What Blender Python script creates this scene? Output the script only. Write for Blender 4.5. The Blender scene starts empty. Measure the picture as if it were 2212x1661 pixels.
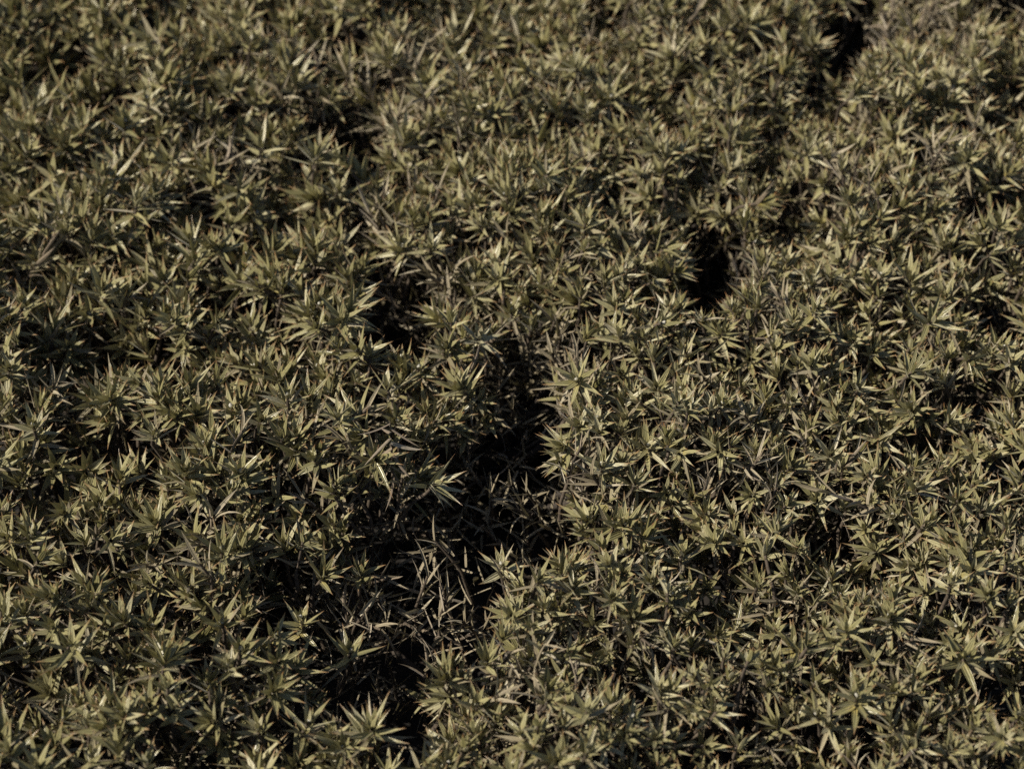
import bpy, math, random
import numpy as np
from mathutils import Vector, Matrix

# ---------------------------------------------------------------- camera, sky, sun, exposure
sc = bpy.context.scene
HFOV, PITCH, DIST = 30.0, 47.0, 0.93
cam_d = bpy.data.cameras.new('camera'); cam = bpy.data.objects.new('camera', cam_d)
sc.collection.objects.link(cam); sc.camera = cam
P = math.radians(PITCH)
CAM = np.array([0.0, -DIST*math.cos(P), DIST*math.sin(P)])
cam.location = CAM
cam.rotation_euler = (math.radians(90-PITCH), 0, 0)
cam_d.sensor_width = 36; cam_d.lens = 18/math.tan(math.radians(HFOV/2))
cam_d.clip_start = 0.01; cam_d.clip_end = 100
cam_d.dof.use_dof = True; cam_d.dof.focus_distance = 0.885; cam_d.dof.aperture_fstop = 8.5
sc.view_settings.view_transform = 'Standard'; sc.view_settings.look = 'None'
sc.view_settings.gamma = 1; sc.view_settings.exposure = 0.52

SUN_EL, SUN_AZ = 43.0, 190.0     # azimuth counter-clockwise from +x, so the sun stands to the left and a little towards the camera
se, sa = math.radians(SUN_EL), math.radians(SUN_AZ)
sd = Vector((math.cos(se)*math.cos(sa), math.cos(se)*math.sin(sa), math.sin(se)))
sun_d = bpy.data.lights.new('sun', 'SUN'); sun_d.energy = 5.0; sun_d.angle = math.radians(0.5)
sun_d.color = (1.0, 0.91, 0.77)
sun = bpy.data.objects.new('sun', sun_d); sc.collection.objects.link(sun)
sun.rotation_euler = sd.to_track_quat('Z', 'Y').to_euler()
w = bpy.data.worlds.new('World'); sc.world = w; w.use_nodes = True
nt = w.node_tree; bg = nt.nodes['Background']
sky = nt.nodes.new('ShaderNodeTexSky'); sky.sky_type = 'NISHITA'; sky.sun_disc = False
sky.sun_elevation = se; sky.sun_rotation = math.radians(90) - sa
nt.links.new(sky.outputs[0], bg.inputs[0]); bg.inputs[1].default_value = 0.05
sc.cycles.max_bounces = 4; sc.cycles.diffuse_bounces = 2; sc.cycles.transmission_bounces = 3
sc.cycles.use_denoising = False

# ---------------------------------------------------------------- picture <-> world helpers (photo measured at 2212 x 1661)
TW = math.tan(math.radians(HFOV/2))
RIGHT = np.array([1.0, 0, 0]); UP = np.array([0, math.sin(P), math.cos(P)]); FWD = np.array([0, math.cos(P), -math.sin(P)])
def at(px, py, z=0.0):
    d = FWD + RIGHT*((px-1106)/1106*TW) - UP*((py-830.5)/1106*TW)
    return CAM + d*((z-CAM[2])/d[2])
def proj(p):
    q = np.asarray(p) - CAM; f = q@FWD
    return 1106 + (q@RIGHT)/f/TW*1106, 830.5 - (q@UP)/f/TW*1106, f

rng = np.random.default_rng(11)

# ---------------------------------------------------------------- materials
def node(nt, kind, **kw):
    n = nt.nodes.new(kind)
    for k, v in kw.items(): setattr(n, k, v)
    return n
def mixc(nt, fac, a, b, blend='MIX'):
    m = node(nt, 'ShaderNodeMix', data_type='RGBA', blend_type=blend)
    for s, v in ((0, fac), (6, a), (7, b)):
        if isinstance(v, bpy.types.NodeSocket): nt.links.new(v, m.inputs[s])
        else: m.inputs[s].default_value = v if s == 0 else (*v, 1)
    return m.outputs[2]
def ramp(nt, val, stops):
    r = node(nt, 'ShaderNodeValToRGB'); nt.links.new(val, r.inputs[0])
    e = r.color_ramp.elements
    while len(e) < len(stops): e.new(0.5)
    for i, (p, c) in enumerate(stops):
        e[i].position = p; e[i].color = (*c, 1) if len(c) == 3 else c
    return r.outputs[0]
def maprange(nt, v, a, b, c=0.0, d=1.0):
    m = node(nt, 'ShaderNodeMapRange'); nt.links.new(v, m.inputs[0])
    for i, x in enumerate((a, b, c, d)): m.inputs[1+i].default_value = x
    return m.outputs[0]
def math2(nt, op, a, b=None):
    m = node(nt, 'ShaderNodeMath', operation=op)
    for i, v in enumerate((a, b)):
        if v is None: continue
        if isinstance(v, bpy.types.NodeSocket): nt.links.new(v, m.inputs[i])
        else: m.inputs[i].default_value = v
    return m.outputs[0]

def leaf_material():
    m = bpy.data.materials.new('spiny_leaf'); m.use_nodes = True; nt = m.node_tree
    bsdf = nt.nodes['Principled BSDF']; out = nt.nodes['Material Output']
    at_t = node(nt, 'ShaderNodeAttribute', attribute_name='tint')
    at_l = node(nt, 'ShaderNodeAttribute', attribute_name='leafpos')
    st = node(nt, 'ShaderNodeSeparateColor'); nt.links.new(at_t.outputs['Color'], st.inputs[0])
    sl = node(nt, 'ShaderNodeSeparateXYZ'); nt.links.new(at_l.outputs['Vector'], sl.inputs[0])
    rand, dead, yel = st.outputs; u, t, seed = sl.outputs
    au = math2(nt, 'ABSOLUTE', u)
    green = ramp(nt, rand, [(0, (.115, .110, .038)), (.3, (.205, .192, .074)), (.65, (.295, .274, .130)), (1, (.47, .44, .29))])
    old = mixc(nt, maprange(nt, t, .35, .0), green, (.36, .27, .05))
    green = mixc(nt, yel, green, old)
    # brown-red tip and margin near the tip
    tipf = math2(nt, 'ADD', maprange(nt, t, .70, .93), math2(nt, 'MULTIPLY', maprange(nt, au, .6, 1), maprange(nt, t, .35, .9, 0, .5)))
    tipf = math2(nt, 'MINIMUM', tipf, 1.0)
    green = mixc(nt, tipf, green, (.27, .11, .04))
    # mottling
    tc = node(nt, 'ShaderNodeTexCoord')
    nz = node(nt, 'ShaderNodeTexNoise'); nz.inputs['Scale'].default_value = 700; nz.inputs['Detail'].default_value = 3
    nt.links.new(tc.outputs['Object'], nz.inputs['Vector'])
    deadc = ramp(nt, rand, [(0, (.12, .09, .065)), (.5, (.23, .18, .13)), (.85, (.32, .26, .19)), (1, (.46, .40, .31))])
    col = mixc(nt, dead, green, deadc)
    # midrib crease: its shading is painted as a dark line, fainter towards the tip
    rib_shade = math2(nt, 'MULTIPLY', maprange(nt, au, .0, .34, 1, 0), maprange(nt, t, .0, .85, .72, .25))
    col = mixc(nt, rib_shade, col, (.055, .052, .022))
    col = mixc(nt, maprange(nt, nz.outputs[0], .35, .7, .0, .35), col, (.07, .062, .035))
    # paler felted underside
    geo = node(nt, 'ShaderNodeNewGeometry')
    back = mixc(nt, .24, col, (.36, .335, .19))
    col = mixc(nt, geo.outputs['Backfacing'], col, back)
    nt.links.new(col, bsdf.inputs['Base Color'])
    nt.links.new(maprange(nt, dead, 0, 1, .33, .58), bsdf.inputs['Roughness'])
    bsdf.inputs['Specular IOR Level'].default_value = .45
    bsdf.inputs['Sheen Weight'].default_value = .12; bsdf.inputs['Sheen Roughness'].default_value = .4
    # bump: ribs across the blade and fine felt
    rib = math2(nt, 'ADD', math2(nt, 'SINE', math2(nt, 'MULTIPLY', u, 9.0)), math2(nt, 'MULTIPLY', nz.outputs[0], 1.2))
    bp = node(nt, 'ShaderNodeBump'); bp.inputs['Strength'].default_value = .5; bp.inputs['Distance'].default_value = .0002
    nt.links.new(rib, bp.inputs['Height']); nt.links.new(bp.outputs[0], bsdf.inputs['Normal'])
    tr = node(nt, 'ShaderNodeBsdfTranslucent'); nt.links.new(mixc(nt, .5, col, (.40, .36, .13)), tr.inputs[0])
    mx = node(nt, 'ShaderNodeMixShader'); mx.inputs[0].default_value = .12
    nt.links.new(bsdf.outputs[0], mx.inputs[1]); nt.links.new(tr.outputs[0], mx.inputs[2]); nt.links.new(mx.outputs[0], out.inputs[0])
    return m
def simple_material(name, c1, c2, scale, rough=.85, bump=.001):
    m = bpy.data.materials.new(name); m.use_nodes = True; nt = m.node_tree; bsdf = nt.nodes['Principled BSDF']
    tc = node(nt, 'ShaderNodeTexCoord'); nz = node(nt, 'ShaderNodeTexNoise')
    nz.inputs['Scale'].default_value = scale; nz.inputs['Detail'].default_value = 6
    nt.links.new(tc.outputs['Object'], nz.inputs['Vector'])
    nt.links.new(ramp(nt, nz.outputs[0], [(.3, c1), (.7, c2)]), bsdf.inputs['Base Color'])
    bsdf.inputs['Roughness'].default_value = rough
    bp = node(nt, 'ShaderNodeBump'); bp.inputs['Distance'].default_value = bump; bp.inputs['Strength'].default_value = .6
    nt.links.new(nz.outputs[0], bp.inputs['Height']); nt.links.new(bp.outputs[0], bsdf.inputs['Normal'])
    return m
M_LEAF = leaf_material()
M_STEM = simple_material('stem_bark', (.040, .029, .020), (.10, .078, .055), 500, bump=.0003)
M_WOOL = simple_material('bud_wool', (.30, .29, .24), (.50, .49, .43), 900, bump=.0003)
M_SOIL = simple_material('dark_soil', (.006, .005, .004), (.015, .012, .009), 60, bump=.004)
M_LITTER = simple_material('litter_bark', (.020, .015, .011), (.045, .035, .026), 300)

# ---------------------------------------------------------------- geometry in numpy
NA = 6
T = np.array([0, .14, .36, .60, .82, 1.0])
WID = np.array([.72, .98, 1.0, .70, .27, .01])
WDEAD = np.array([.75, .95, 1.0, .80, .42, .02])
FACES = np.array([[i*3+j, i*3+j+1, (i+1)*3+j+1, (i+1)*3+j] for i in range(NA-1) for j in range(2)])

class Buf:
    def __init__(s): s.v = []; s.t = []; s.l = []; s.f = []; s.n = 0
    def add(s, v, f, tint, lp):
        s.v.append(v); s.f.append(f+s.n); s.t.append(tint); s.l.append(lp); s.n += len(v)
    def merge(s): return (np.concatenate(s.v), np.concatenate(s.f), np.concatenate(s.t), np.concatenate(s.l))

def leaf(buf, base, r, ax, th, L, W, curl, roll, tint, dead=False, cup=.28):
    """blade from base; r is the outward and ax the shoot direction; th the angle from ax; curl bends it outwards (+) or inwards"""
    side = np.cross(ax, r)
    c, s = math.cos(roll), math.sin(roll)
    v = np.zeros((NA, 3, 3)); p = np.array(base, float); pt = 0
    wd = WDEAD if dead else WID
    for i in range(NA):
        ti = T[i]; a = th + curl*ti*ti
        d = math.cos(a)*ax + math.sin(a)*r
        n = -math.cos(a)*r + math.sin(a)*ax
        if i: p = p + d*(L*(ti-pt))
        pt = ti
        sd_ = c*side + s*n; nn = c*n - s*side
        h = W*.5*wd[i]
        v[i, 0] = p - sd_*h + nn*(h*cup*2); v[i, 1] = p; v[i, 2] = p + sd_*h + nn*(h*cup*2)
    lp = np.zeros((NA, 3, 3)); lp[:, 0, 0] = -1; lp[:, 2, 0] = 1; lp[:, :, 1] = T[:, None]; lp[:, :, 2] = tint[0]
    buf.add(v.reshape(-1, 3), FACES, np.tile(np.array([*tint, 1.0]), (NA*3, 1)), lp.reshape(-1, 3))

def frame(ax):
    ax = ax/np.linalg.norm(ax)
    h = np.array([0, 0, 1.0]) if abs(ax[2]) < .9 else np.array([1.0, 0, 0])
    x = np.cross(h, ax); x /= np.linalg.norm(x)
    return x, np.cross(ax, x), ax

def shoot_leaves(buf, org, ax, size=1.0, n=None, fresh=0.5, green=0.5, open_=1.0, tall=1.0, gold=.35):
    """a rosette-tipped shoot: crowded spiral of stiff blades, small and upright at the tip, wide open below, dry at the foot"""
    X, Y, A = frame(ax)
    n = n or int(rng.integers(11, 22)); ph = rng.random()*6.28
    L0 = .0142*size*rng.uniform(.76, 1.20); W0 = .00245*size*rng.uniform(.88, 1.15)
    base_g = np.clip(green + rng.normal(0, .13), 0, 1); yel = float(np.clip(rng.normal(gold, .33), 0, 1))
    for i in range(n):
        a = i/(n-1); phi = ph + i*2.39996 + rng.normal(0, .15)
        r = math.cos(phi)*X + math.sin(phi)*Y
        z = -(.001 + .0078*a**1.1)*size*tall
        th = (math.radians(10) + math.radians(68)*a**.8)*open_ + (.35 if rng.random() < .08 else 0) + rng.normal(0, .13)
        L = L0*(.42 + .58*min(1, a*2.6))*rng.uniform(.82, 1.12)
        dead = 0.0
        if a > .72 and rng.random() < .45*(1.5-fresh): dead = rng.uniform(.6, 1)
        elif rng.random() < .055: dead = rng.uniform(.5, 1)
        if a > .3 and rng.random() < .16: continue
        leaf(buf, org + A*z + r*.0007, r, A, th, L, W0*rng.uniform(.85, 1.1)*(1 - .25*dead), rng.normal(.0, .16), rng.normal(0, .28),
             (np.clip(base_g + rng.normal(0, .24), 0, 1), dead, yel*a), cup=rng.uniform(.10, .34))
    # dry skirt along the older stem
    for i in range(int(rng.integers(0, 4))):
        phi = rng.random()*6.28; r = math.cos(phi)*X + math.sin(phi)*Y
        leaf(buf, org - A*(.008+.009*rng.random())*size, r, A, rng.uniform(1.1, 2.1), L0*rng.uniform(.7, 1.1), W0*.62, rng.normal(.2, .35), rng.normal(0, .5),
             (rng.random()*.75, 1.0, 0), True, cup=.35)

def dead_shoot_leaves(buf, org, ax, size=1.0, n=None, pale=.5, length=.030):
    """a dead twig clothed in narrow grey-tan blades"""
    X, Y, A = frame(ax); n = n or int(rng.integers(10, 18)); ph = rng.random()*6.28
    for i in range(n):
        a = (i+.3)/n; phi = ph + i*2.39996 + rng.normal(0, .3)
        r = math.cos(phi)*X + math.sin(phi)*Y
        leaf(buf, org - A*(length*a), r, A, .45 + .8*a + rng.normal(0, .25), .0150*size*rng.uniform(.7, 1.15), .0015*size*rng.uniform(.75, 1.15),
             rng.normal(.15, .35), rng.normal(0, .5), (np.clip(pale + rng.normal(0, .22), 0, 1), 1.0, 0), True, cup=.35)

def tube(pts, rad, k=6):
    pts = np.array(pts); n = len(pts); v = []; f = []
    for i in range(n):
        d = pts[min(i+1, n-1)] - pts[max(i-1, 0)]; X, Y, _ = frame(d)
        rr = rad[i]
        for j in range(k):
            a = 6.2832*j/k; v.append(pts[i] + rr*(math.cos(a)*X + math.sin(a)*Y))
    for i in range(n-1):
        for j in range(k): f.append([i*k+j, i*k+(j+1) % k, (i+1)*k+(j+1) % k, (i+1)*k+j])
    return np.array(v), np.array(f)
def stem_pts(org, ax, length, wob=.003, n=5):
    X, Y, A = frame(ax); down = np.array([0, 0, -1.0]); p = org - A*.001; out = [p]
    for i in range(1, n):
        f = i/(n-1); d = -A*(1-f*.7) + down*f*.7; d /= np.linalg.norm(d)
        p = p + d*(length/(n-1)) + (X*rng.normal() + Y*rng.normal())*wob*.4; out.append(p)
    return out
def stem_geo(org, ax, length, r=.0009):
    p = stem_pts(org, ax, length); return tube(p, np.linspace(r*.8, r*1.3, len(p)))
def bud_geo(org, ax, s):
    X, Y, A = frame(ax); v = []; f = []; rings = [(0, .55), (.35, 1), (.75, .75), (1.0, .15)]
    for h, r in rings:
        for j in range(7):
            a = 6.2832*j/7; q = r*s*(1+rng.normal(0, .12))
            v.append(org + A*(h*s*2.0-.0012) + q*(math.cos(a)*X+math.sin(a)*Y))
    for i in range(3):
        for j in range(7): f.append([i*7+j, i*7+(j+1) % 7, (i+1)*7+(j+1) % 7, (i+1)*7+j])
    return np.array(v), np.array(f)

def make_obj(name, v, f, mat, parent=None, tint=None, lp=None, origin=None, smooth=True):
    v = np.asarray(v, np.float32)
    if origin is not None: v = v - np.asarray(origin, np.float32)
    me = bpy.data.meshes.new(name); me.vertices.add(len(v)); me.vertices.foreach_set('co', v.ravel())
    f = np.asarray(f, np.int32); me.loops.add(f.size); me.loops.foreach_set('vertex_index', f.ravel())
    me.polygons.add(len(f)); me.polygons.foreach_set('loop_start', np.arange(0, f.size, 4, dtype=np.int32))
    if smooth: me.polygons.foreach_set('use_smooth', np.ones(len(f), bool))
    if tint is not None:
        a = me.attributes.new('tint', 'FLOAT_COLOR', 'POINT'); a.data.foreach_set('color', np.asarray(tint, np.float32).ravel())
        a = me.attributes.new('leafpos', 'FLOAT_VECTOR', 'POINT'); a.data.foreach_set('vector', np.asarray(lp, np.float32).ravel())
    me.update(calc_edges=True); me.materials.append(mat)
    o = bpy.data.objects.new(name, me); sc.collection.objects.link(o)
    if origin is not None: o.location = Vector([float(q) for q in origin])
    if parent is not None: parent_to(o, parent)
    return o
ORI = {}
def parent_to(o, p):
    o.parent = p; o.location = o.location - Vector(ORI[p.name])
def tag(o, label=None, cat=None, group=None, kind=None):
    for k, val in (('label', label), ('category', cat), ('group', group), ('kind', kind)):
        if val: o[k] = val

# ---------------------------------------------------------------- ground
def ground():
    n = 60; half = 3.0; lin = np.sign(np.linspace(-1, 1, n))*np.abs(np.linspace(-1, 1, n))**2*half
    X, Y = np.meshgrid(lin, lin); Z = -.100 + .004*np.sin(X*40)*np.cos(Y*33)
    v = np.stack([X, Y, Z], -1).reshape(-1, 3)
    f = [[j*n+i, j*n+i+1, (j+1)*n+i+1, (j+1)*n+i] for j in range(n-1) for i in range(n-1)]
    o = make_obj('ground', v, f, M_SOIL); tag(o, kind='structure')
ground()

# ---------------------------------------------------------------- canopy shape, measured off the photograph
# gaps between the cushions: centre, half sizes, tilt in degrees, depth 0..1
GAPS = [(735,278,70,50,0,1), (1835,42,58,42,0,.9), (870,1500,42,70,-10,.85), (1130,1180,50,40,0,.85), (1790,175,55,80,15,.55), (1670,285,45,70,0,.6), (1735,440,55,70,0,.7), (1690,500,50,40,0,.5),
 (1540,570,52,95,5,1), (865,600,72,50,10,1), (850,690,68,50,0,.95), (1120,745,85,48,0,.5), (1130,840,50,48,0,.8), (1090,920,78,46,0,.95), (1065,1005,100,54,0,1),
 (1090,1095,110,60,0,1), (950,1120,130,48,10,1), (860,1190,150,65,-10,.9), (760,1250,120,60,-25,.85), (900,1310,130,70,0,1), (730,1330,120,55,0,.85), (800,1430,85,60,0,.95), (700,1470,60,60,0,.6), (640,1250,80,50,0,.8),
 (180,745,90,30,0,.6), (385,765,95,36,0,.74), (225,690,60,30,0,.5), (200,905,80,32,10,.6), (235,560,60,35,0,.5),
 (600,390,42,75,5,.5), (560,480,55,45,0,.5), (480,640,50,70,0,.45), (590,690,50,60,0,.45), (800,500,40,40,0,.7),
 (215,1225,70,38,0,.7), (330,1290,60,30,0,.55), (130,135,60,30,0,.45), (240,210,60,35,0,.5), (700,90,40,30,0,.4), (1095,115,45,50,0,.5), (1310,15,35,30,0,.7),
 (2135,850,38,48,0,.8), (1790,1120,48,26,0,.75), (2165,640,45,40,0,.45), (1890,800,50,30,0,.5), (2190,1480,30,35,0,.7), (1330,380,40,30,0,.5), (1480,440,50,40,0,.5),
 (1350,1440,70,25,10,.7), (1870,1200,70,30,10,.5), (400,1600,60,40,0,.65), (500,1560,40,50,0,.5), (1620,1530,50,25,0,.5), (2180,200,40,60,0,.4), (2190,20,40,45,0,.74), (1420,620,40,30,0,.5), (430,440,50,40,0,.4), (60,560,60,30,0,.5),
 (1700,1640,60,30,0,.5), (120,1030,70,30,0,.5), (620,1110,60,30,0,.45), (1980,700,50,25,0,.5), (2120,440,60,30,0,.4), (1020,640,60,40,0,.35), (1960,950,60,22,0,.4),(1560,1240,60,22,0,.4),(2000,1330,60,22,0,.4), (1450,1130,45,22,0,.4)]
DEADZ = [(950,600,110,45,1.), (1150,740,150,80,.85), (1180,960,90,160,.55), (930,1240,120,90,.6), (450,1110,80,50,.5), (1140,1480,110,60,.7), (1690,1050,80,40,.6), (1880,380,180,70,.4), (700,930,180,60,.45),
 (860,430,130,60,.4), (2000,30,130,40,.85), (780,170,200,90,.35), (490,320,120,40,.45), (380,1200,120,40,.5), (1060,1330,90,60,.5), (700,1010,120,60,.2), (1700,640,100,50,.3), (1600,1250,200,60,.25), (950,950,120,60,.3)]
def ell(px, py, cx, cy, rx, ry, deg=0):
    a = math.radians(deg); dx, dy = px-cx, py-cy
    return np.hypot((dx*math.cos(a)+dy*math.sin(a))/rx, (-dx*math.sin(a)+dy*math.cos(a))/ry)
def gapval(px, py):
    g = 0
    for cx, cy, rx, ry, a, d in GAPS:
        if d > .75: rx, ry = (rx*1.12, ry*1.14) if (cy > 800 and 600 < cx < 1200) else (rx*.98, ry*.98) if d == 1 else (rx*.88, ry*.88)
        e = ell(px, py, cx, cy, rx, ry, a)
        if d < .75: d *= .66
        if e < 1.6: g = max(g, d*min(1, max(0, (1.45-e)/.6)))
    return g
def deadval(px, py):
    g = 0
    for cx, cy, rx, ry, d in DEADZ:
        e = ell(px, py, cx, cy, rx, ry)
        if e < 1.5: g = max(g, d*min(1, max(0, (1.4-e)/.7)))
    return g
SHRUBS = [  # seed in the photograph, tone, label
 (330, 170, .50, 'grey-green spiny shrub cushion filling the blurred far left corner'),
 (160, 520, .50, 'silvery spiny shrub cushion on the left above the short dark cleft'),
 (620, 570, .46, 'dark green spiny cushion left of the two black holes near the centre'),
 (480, 980, .42, 'spiny cushion with tall pale sprigs left of the big black hollow'),
 (200, 1450, .44, 'loose spiny cushion with broad blurred leaves in the near left corner'),
 (1180, 330, .60, 'large yellow-green spiny dome between the upper left hole and upper right hole'),
 (990, 760, .55, 'small spiny tuft standing at the head of the central dark hollow'),
 (1750, 850, .58, 'broad dense grey-green spiny cushion right of the central dark hollow'),
 (2040, 300, .60, 'blurred spiny cushion in the far right corner with taupe dry patches'),
 (1150, 1450, .52, 'spiny cushion with a dry brown tangle below the central dark hollow'),
 (1850, 1420, .54, 'dense spiny cushion filling the near right corner'),
 (1650, 150, .60, 'yellowish spiny cushion at the far edge beside the dark far right gap')]
SEEDS = [at(s[0], s[1])[:2] for s in SHRUBS]
def owner(x, y):
    x2 = x + .012*math.sin(y*55) ; y2 = y + .012*math.sin(x*47+1)
    d = [math.hypot(x2-s[0], y2-s[1]) for s in SEEDS]; o = sorted(range(len(d)), key=d.__getitem__)
    return o[0], d[o[1]] - d[o[0]]
def und(x, y):
    return 1.25*(.007*math.sin(x*31+2*math.sin(y*17)) * math.cos(y*37+1.3) + .003*math.sin(x*78+y*40+2) + .002*math.cos(y*90-x*33))
def height(x, y):
    px, py, _ = proj((x, y, 0.0)); g = gapval(px, py); o, m = owner(x, y)
    edge = max(0, 1 - m/.035)
    return und(x, y) - .004*edge - .072*g, g, o, px, py

# ---------------------------------------------------------------- shrubs
groupname = 'spiny cushion shrubs merging over the ground'
roots = []
for (sx, sy, tone, lab), s in zip(SHRUBS, SEEDS):
    e = bpy.data.objects.new('spiny_shrub', None); sc.collection.objects.link(e)
    e.location = (s[0], s[1], -.10); e.empty_display_size = .02
    ORI[e.name] = (s[0], s[1], -.10)
    tag(e, lab, 'shrub', groupname); roots.append(e)

records = []    # (owner, px, py, kind, org, ax, params)
def inside(x, y, mx=.05):
    px, py, f = proj((x, y, 0.0)); pad = mx/f/TW*1106
    return -pad*1.6 < px < 2212+pad and -pad*3 < py < 1661+pad
def scatter(step, layer):
    ys = np.arange(-.30, .58, step*.87)
    for r, y0 in enumerate(ys):
        for x0 in np.arange(-.50, .46, step):
            x = x0 + (r % 2)*step/2 + rng.normal(0, step*.24); y = y0 + rng.normal(0, step*.24)
            if not inside(x, y): continue
            h, g, o, px, py = height(x, y); dv = deadval(px, py)
            e = .008
            hx = (height(x+e, y)[0]-height(x-e, y)[0])/(2*e); hy = (height(x, y+e)[0]-height(x, y-e)[0])/(2*e)
            nrm = np.array([-hx*.35, -hy*.35, 1.0]); nrm /= np.linalg.norm(nrm)
            ax = nrm + rng.normal(0, .36, 3)*np.array([1, 1, .2]); ax /= np.linalg.norm(ax)
            z = h + rng.normal(0, .0045)
            if rng.random() < .06: z += rng.uniform(.004, .010)
            qx, qy, _ = proj((x, y, z)); g2 = gapval(qx, qy)      # the slope beyond an opening stays open too
            if g2 > (.48 if px < 1250 and py > 800 else .58) and layer < 2 and rng.random() < .97: continue
            if px < 1000 and layer < 2 and rng.random() < (  .10 if layer == 0 else .62): continue
            if px < 1050: z -= abs(rng.normal(0, .006))
            if layer == 0:
                if g > .62 and rng.random() < (.97 if dv < .3 else .88): continue
                if g > .25 and rng.random() < .30: continue
                kind = 'dead' if rng.random() < dv*(.85 if g < .5 else 1) + .03 else 'live'
                if kind == 'dead': z += .003; ax = ax + rng.normal(0, .35, 3)*np.array([1, 1, .2]); ax /= np.linalg.norm(ax)
            else:
                if g > .6 and rng.random() < .93: continue
                z -= .020 if layer == 1 else .042
                z = max(z, -.088)
                kind = 'dead' if (layer == 2 or rng.random() < .15+dv) else 'live'
            left = max(0, 1 - px/1100)
            size = (1.0 + .15*left)*rng.uniform(.86, 1.14)*(1.0 if px < 1250 else .93)*(.95 + .26*max(0, min(1, 1 - py/1400)))
            records.append(dict(o=o, px=px, py=py, kind=kind, org=np.array([x, y, z]), ax=ax, size=size, layer=layer, dv=dv, g=g))
scatter(.0114, 0)
scatter(.0165, 1)
scatter(.0250, 2)
# dead twigs on the floor of the open hollows, leaning every way
for cx, cy, rx, ry, a, d in GAPS:
    if d < .8: continue
    for k in range(int(rx*ry/1400)+1):
        q = at(cx+rng.normal(0, rx*.6), cy+rng.normal(0, ry*.6), -.055)
        ax = rng.normal(0, 1, 3); ax[2] = abs(ax[2])*.6+.2; ax /= np.linalg.norm(ax)
        _, _, o, _, _ = height(q[0], q[1])
        records.append(dict(o=o, px=cx, py=cy, kind='twig', org=q+np.array([0, 0, rng.uniform(-.028, .026)]), ax=ax, size=rng.uniform(.9, 1.25), layer=1, dv=1, g=1))

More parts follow.
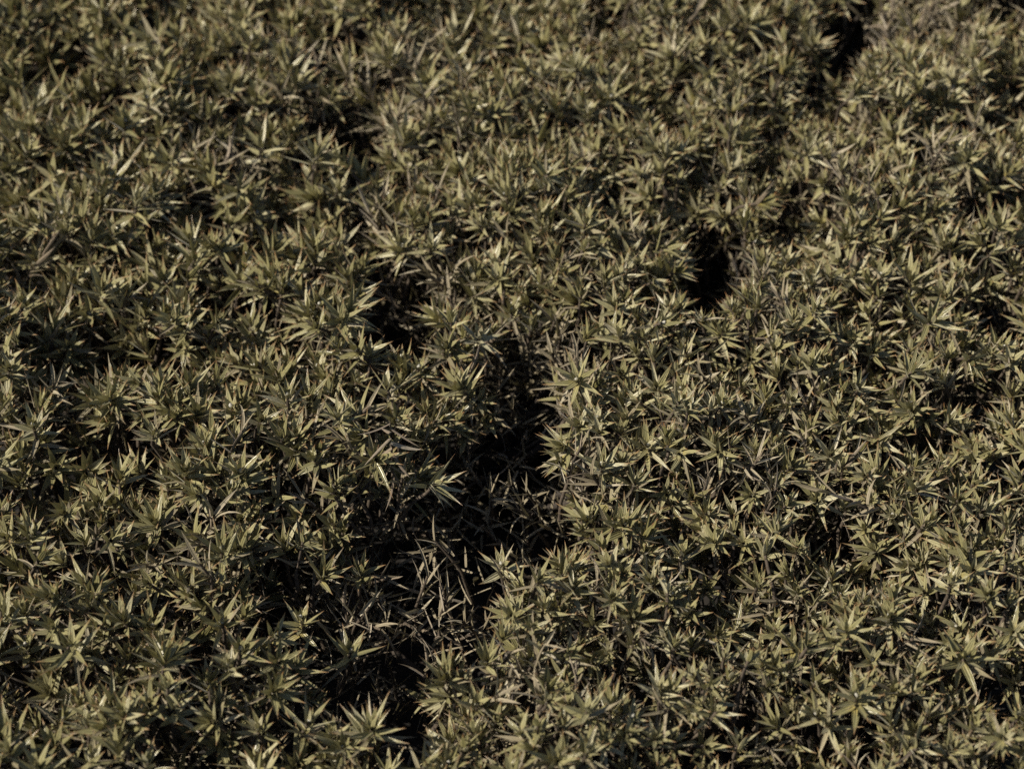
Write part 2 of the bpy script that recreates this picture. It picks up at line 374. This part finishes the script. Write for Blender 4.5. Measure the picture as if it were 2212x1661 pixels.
# sprigs one can pick out in the photograph: pixel, height above the mean canopy, axis in picture terms (right, away, up), size, leaves, kind
HERO = [
 (1135,1060,-.022,(-.3,-.3,.8),1.05,9,'dead',.5), (700,1240,-.012,(.3,-.1,.9),1.15,15,'live',.42), (640,1440,-.008,(.3,-.1,.9),1.15,15,'live',.45), (760,1400,-.016,(.2,0,.9),1.1,13,'live',.4), (1190,760,-.006,(-.2,-.3,.9),1.1,14,'dead',.6), (900,575,-.004,(-.7,-.2,.6),1.2,16,'dead',.75),
 (945,1042,-.002,( .75,-.25, .75),1.15,16,'live',.72), (1082,1215,-.006,(-.10,-.1,1.),1.20,15,'live',.70), (1045,868,-.010,( .45,-.5,.65),1.15,14,'live',.62),
 (960,745,.004,(-.15,-.1,1.),1.25,20,'live',.62), (1035,725,.000,(.2,.0,1.),1.0,17,'live',.6), (860,905,.002,(.3,-.3,.9),1.2,15,'live',.5), (905,790,0,(0,-.2,1),1.0,16,'live',.5),
 (400,1010,.012,(.1,-.2,1.),1.25,22,'live',.62), (520,1015,.012,(.1,-.1,1.),1.25,22,'live',.60), (620,850,.010,(.1,0,1.),1.15,19,'live',.55), (640,940,.008,(.2,-.1,1.),1.15,20,'live',.58),
 (330,930,.008,(-.1,-.1,1),1.1,18,'live',.5), (240,860,.002,(.3,-.3,.9),1.15,18,'live',.45), (70,915,.008,(0,-.1,1),1.25,18,'live',.5), (440,955,.006,(0,0,1),1.2,19,'live',.55),
 (372,690,.006,(0,-.5,.8),1.2,20,'live',.5), (690,655,.004,(.2,-.3,.9),1.15,18,'live',.52), (475,690,.0,(.5,-.2,.8),1.1,18,'live',.5),
 (1230,1255,.002,(.05,-.1,1.),1.15,20,'live',.62), (1370,1330,.004,(.2,-.2,.9),1.15,17,'live',.55), (1325,1260,.004,(0,0,1),1.2,22,'live',.6), (1450,1280,.004,(0,-.2,1),1.1,20,'live',.6),
 (1130,1290,-.008,(0,-.1,1),1.1,15,'live',.62), (1170,1360,-.002,(.1,-.4,.9),1.1,16,'live',.5), (960,1460,-.002,(-.1,-.1,1),1.2,18,'live',.5), (1030,1520,.0,(0,-.1,1),1.1,17,'live',.5), (1150,1425,-.004,(.2,-.2,.9),1.2,15,'live',.5),
 (800,1560,-.006,(0,0,1),1.2,16,'live',.45), (740,1610,-.004,(.1,-.2,1),1.1,16,'live',.45), (1080,1500,.004,(.5,-.1,.7),1.2,15,'dead',.5), (1160,1500,.006,(-.5,.1,.8),1.25,16,'dead',.5),
 (1345,600,.004,(.4,-.6,.6),1.1,14,'live',.65), (1420,610,.004,(.5,-.6,.5),1.1,14,'live',.7), (1265,475,.012,(0,-.1,1.),1.2,20,'live',.62), (1220,560,.008,(.3,-.3,.8),1.2,16,'dead',.6),
 (870,530,-.006,(0,-.3,.9),1.15,16,'live',.6), (930,600,-.010,(-.5,-.2,.7),1.3,18,'dead',.55), (980,585,-.008,(.3,-.2,.9),1.3,18,'dead',.55),
 (1515,690,.008,(.9,-.1,.35),1.2,7,'dead',1.), (1300,1000,.006,(.0,0,1),1.2,20,'live',.6), (1290,900,.006,(0,-.2,1),1.15,18,'live',.6), (1400,960,.006,(0,-.3,1),1.15,18,'live',.6),
 (1350,1130,.008,(0,-.2,1),1.2,20,'live',.6), (1780,1060,.010,(-.9,.1,.3),1.3,14,'dead',.5), (1680,1050,.010,(.3,.1,.8),1.3,12,'dead',.55), (1715,700,.012,(.1,-.2,.9),1.25,19,'live',.6), (2020,690,.010,(.4,-.3,.8),1.3,18,'live',.6),
 (1700,560,.004,(0,-.2,1),1.1,20,'live',.6), (2090,1420,.008,(.2,-.3,.9),1.2,17,'live',.55), (1850,1500,.012,(-.1,0,1),1.2,18,'live',.5), (1760,1540,.006,(-.4,-.2,.8),1.05,15,'live',.5), (1930,1330,.008,(.1,-.1,1),1.2,20,'live',.55),
 (520,1400,.006,(.1,-.2,1),1.25,15,'live',.5), (150,1390,.012,(0,-.2,1),1.35,17,'live',.5), (480,1340,.006,(.2,-.2,.9),1.3,15,'live',.5), (350,1420,.006,(.1,-.2,1),1.2,15,'live',.5), (600,1370,.004,(.4,-.2,.8),1.2,14,'live',.45),
 (280,1560,.008,(0,-.1,1),1.3,16,'live',.5), (200,1300,.006,(.2,-.1,1),1.3,14,'live',.5), (430,1215,.012,(-.3,0,.9),1.3,16,'dead',.5), (480,1180,.010,(.1,-.1,1),1.2,19,'live',.5), (330,1350,.002,(.1,-.1,1),1.2,15,'live',.45),
 (870,1030,.0,(.1,-.1,1.),1.2,16,'dead',.62), (850,1050,-.01,(0,-.1,-.9),1.2,14,'dead',.5), (780,1230,-.02,(.2,.1,.9),1.2,14,'live',.35), (650,1330,-.012,(.1,.1,1),1.2,16,'live',.4), (800,1310,-.012,(.5,-.1,.7),1.3,10,'dead',.85), (925,1240,-.02,(.2,.2,.9),1.2,12,'dead',.85),
 (690,330,.0,(.1,-.1,1),1.15,17,'live',.55), (720,360,.002,(0,-.2,1),1.1,17,'live',.55), (1880,120,.012,(0,0,1),1.2,19,'live',.65), (2100,120,.006,(0,0,1),1.1,18,'live',.6)]
hero_pos = []
for px, py, dz, a, size, n, kind, tone in HERO:
    q = at(px, py, dz); ax = np.array(a, float); ax /= np.linalg.norm(ax)
    _, _, o, _, _ = height(q[0], q[1]); hero_pos.append((px, py, o))
    records.append(dict(o=o, px=px, py=py, kind='twig' if kind == 'dead' else 'live', org=q, ax=ax, size=size*.94, layer=-1, dv=0, g=0, n=n, tone=tone))

def inframe(r): return 10 < r['px'] < 2202 and 10 < r['py'] < 1651
counts = {}
for i, root in enumerate(roots):
    mine = [r for r in records if r['o'] == i]
    cand = [r for r in mine if inframe(r) and r['layer'] <= 0]
    # the shoots that show largest: hero sprigs first, then highest above the shaded gaps and nearest
    cand.sort(key=lambda r: (r['layer'], -(r['org'][2]*6 + r['py']/1661*.12 + r['size']*.05)))
    single = {'live': cand_live[:99] if (cand_live := [r for r in cand if r['kind'] == 'live']) else [],
              'dead': [r for r in cand if r['kind'] != 'live'][:60]}
    chosen = set(id(r) for k in single.values() for r in k)
    tone = SHRUBS[i][2]
    rest = Buf(); sv, sf, sn = [], [], 0
    for r in mine:
        b = Buf(); t = r.get('tone', tone)
        if r['kind'] == 'live':
            t2 = t - (.30 if r['layer'] > 0 else 0)  # lower layers toned down: shade under the canopy put into the leaf colour
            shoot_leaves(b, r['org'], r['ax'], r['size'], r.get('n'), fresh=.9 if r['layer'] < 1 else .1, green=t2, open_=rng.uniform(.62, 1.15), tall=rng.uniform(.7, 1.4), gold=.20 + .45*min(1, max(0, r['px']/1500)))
        elif r['kind'] == 'dead':
            dead_shoot_leaves(b, r['org'], r['ax'], r['size'], pale=.70 if r['layer'] < 1 else .0)  # below the top layer the darkest tone paints in the shade of the hollows
        else:
            dead_shoot_leaves(b, r['org'], r['ax'], r['size'], r.get('n'), pale=r.get('tone', .68), length=.042)
        v, f, tt, lp = b.merge()
        slen = .035 if r['kind'] == 'live' else .045
        gv, gf = stem_geo(r['org'], r['ax'], slen, .0009 if r['kind'] == 'live' else .0008)
        if id(r) in chosen:
            nm = 'leafy_shoot' if r['kind'] == 'live' else 'dead_shoot'
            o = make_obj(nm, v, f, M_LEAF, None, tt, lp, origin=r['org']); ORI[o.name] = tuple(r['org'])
            o.parent = root; o.location = Vector([float(q) for q in (r['org'] - np.array(ORI[root.name]))])
            st = make_obj('stem', gv, gf, M_STEM, None, origin=r['org']); st.parent = o; st.location = (0, 0, 0)
            if r['kind'] == 'live' and (r['layer'] < 0 or rng.random() < .22):
                bv, bf = bud_geo(r['org'], r['ax'], .0009*r['size']*rng.uniform(.8, 1.3))
                bd = make_obj('woolly_bud', bv, bf, M_WOOL, None, origin=r['org']); bd.parent = o; bd.location = (0, 0, 0)
        else:
            rest.add(v, f, tt, lp); sv.append(gv); sf.append(gf+sn); sn += len(gv)
    o_ = ORI[root.name]
    v, f, tt, lp = rest.merge()
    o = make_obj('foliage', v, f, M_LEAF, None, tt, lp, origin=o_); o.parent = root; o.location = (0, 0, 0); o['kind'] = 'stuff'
    o = make_obj('twigs', np.concatenate(sv), np.concatenate(sf), M_STEM, None, origin=o_); o.parent = root; o.location = (0, 0, 0); o['kind'] = 'stuff'
    # the woody base: branches forking from the root to the canopy
    bv, bf, bn = [], [], 0
    base = np.array([SEEDS[i][0], SEEDS[i][1], -.098])
    for r in mine[::9]:
        e = r['org'] - r['ax']*.03; m = base*.45 + e*.55; m[2] = -.085 + .02*rng.random()
        if np.linalg.norm(e-base) > .30: continue
        gv, gf = tube([base*.8+m*.2, m, m*.4+e*.6+rng.normal(0, .004, 3), e], [.0028, .0022, .0016, .001])
        bv.append(gv); bf.append(gf+bn); bn += len(gv)
    if bv:
        o = make_obj('branches', np.concatenate(bv), np.concatenate(bf), M_LITTER, None, origin=o_); o.parent = root; o.location = (0, 0, 0); o['kind'] = 'stuff'
print('shoots', len(records), 'objects', len(bpy.data.objects))
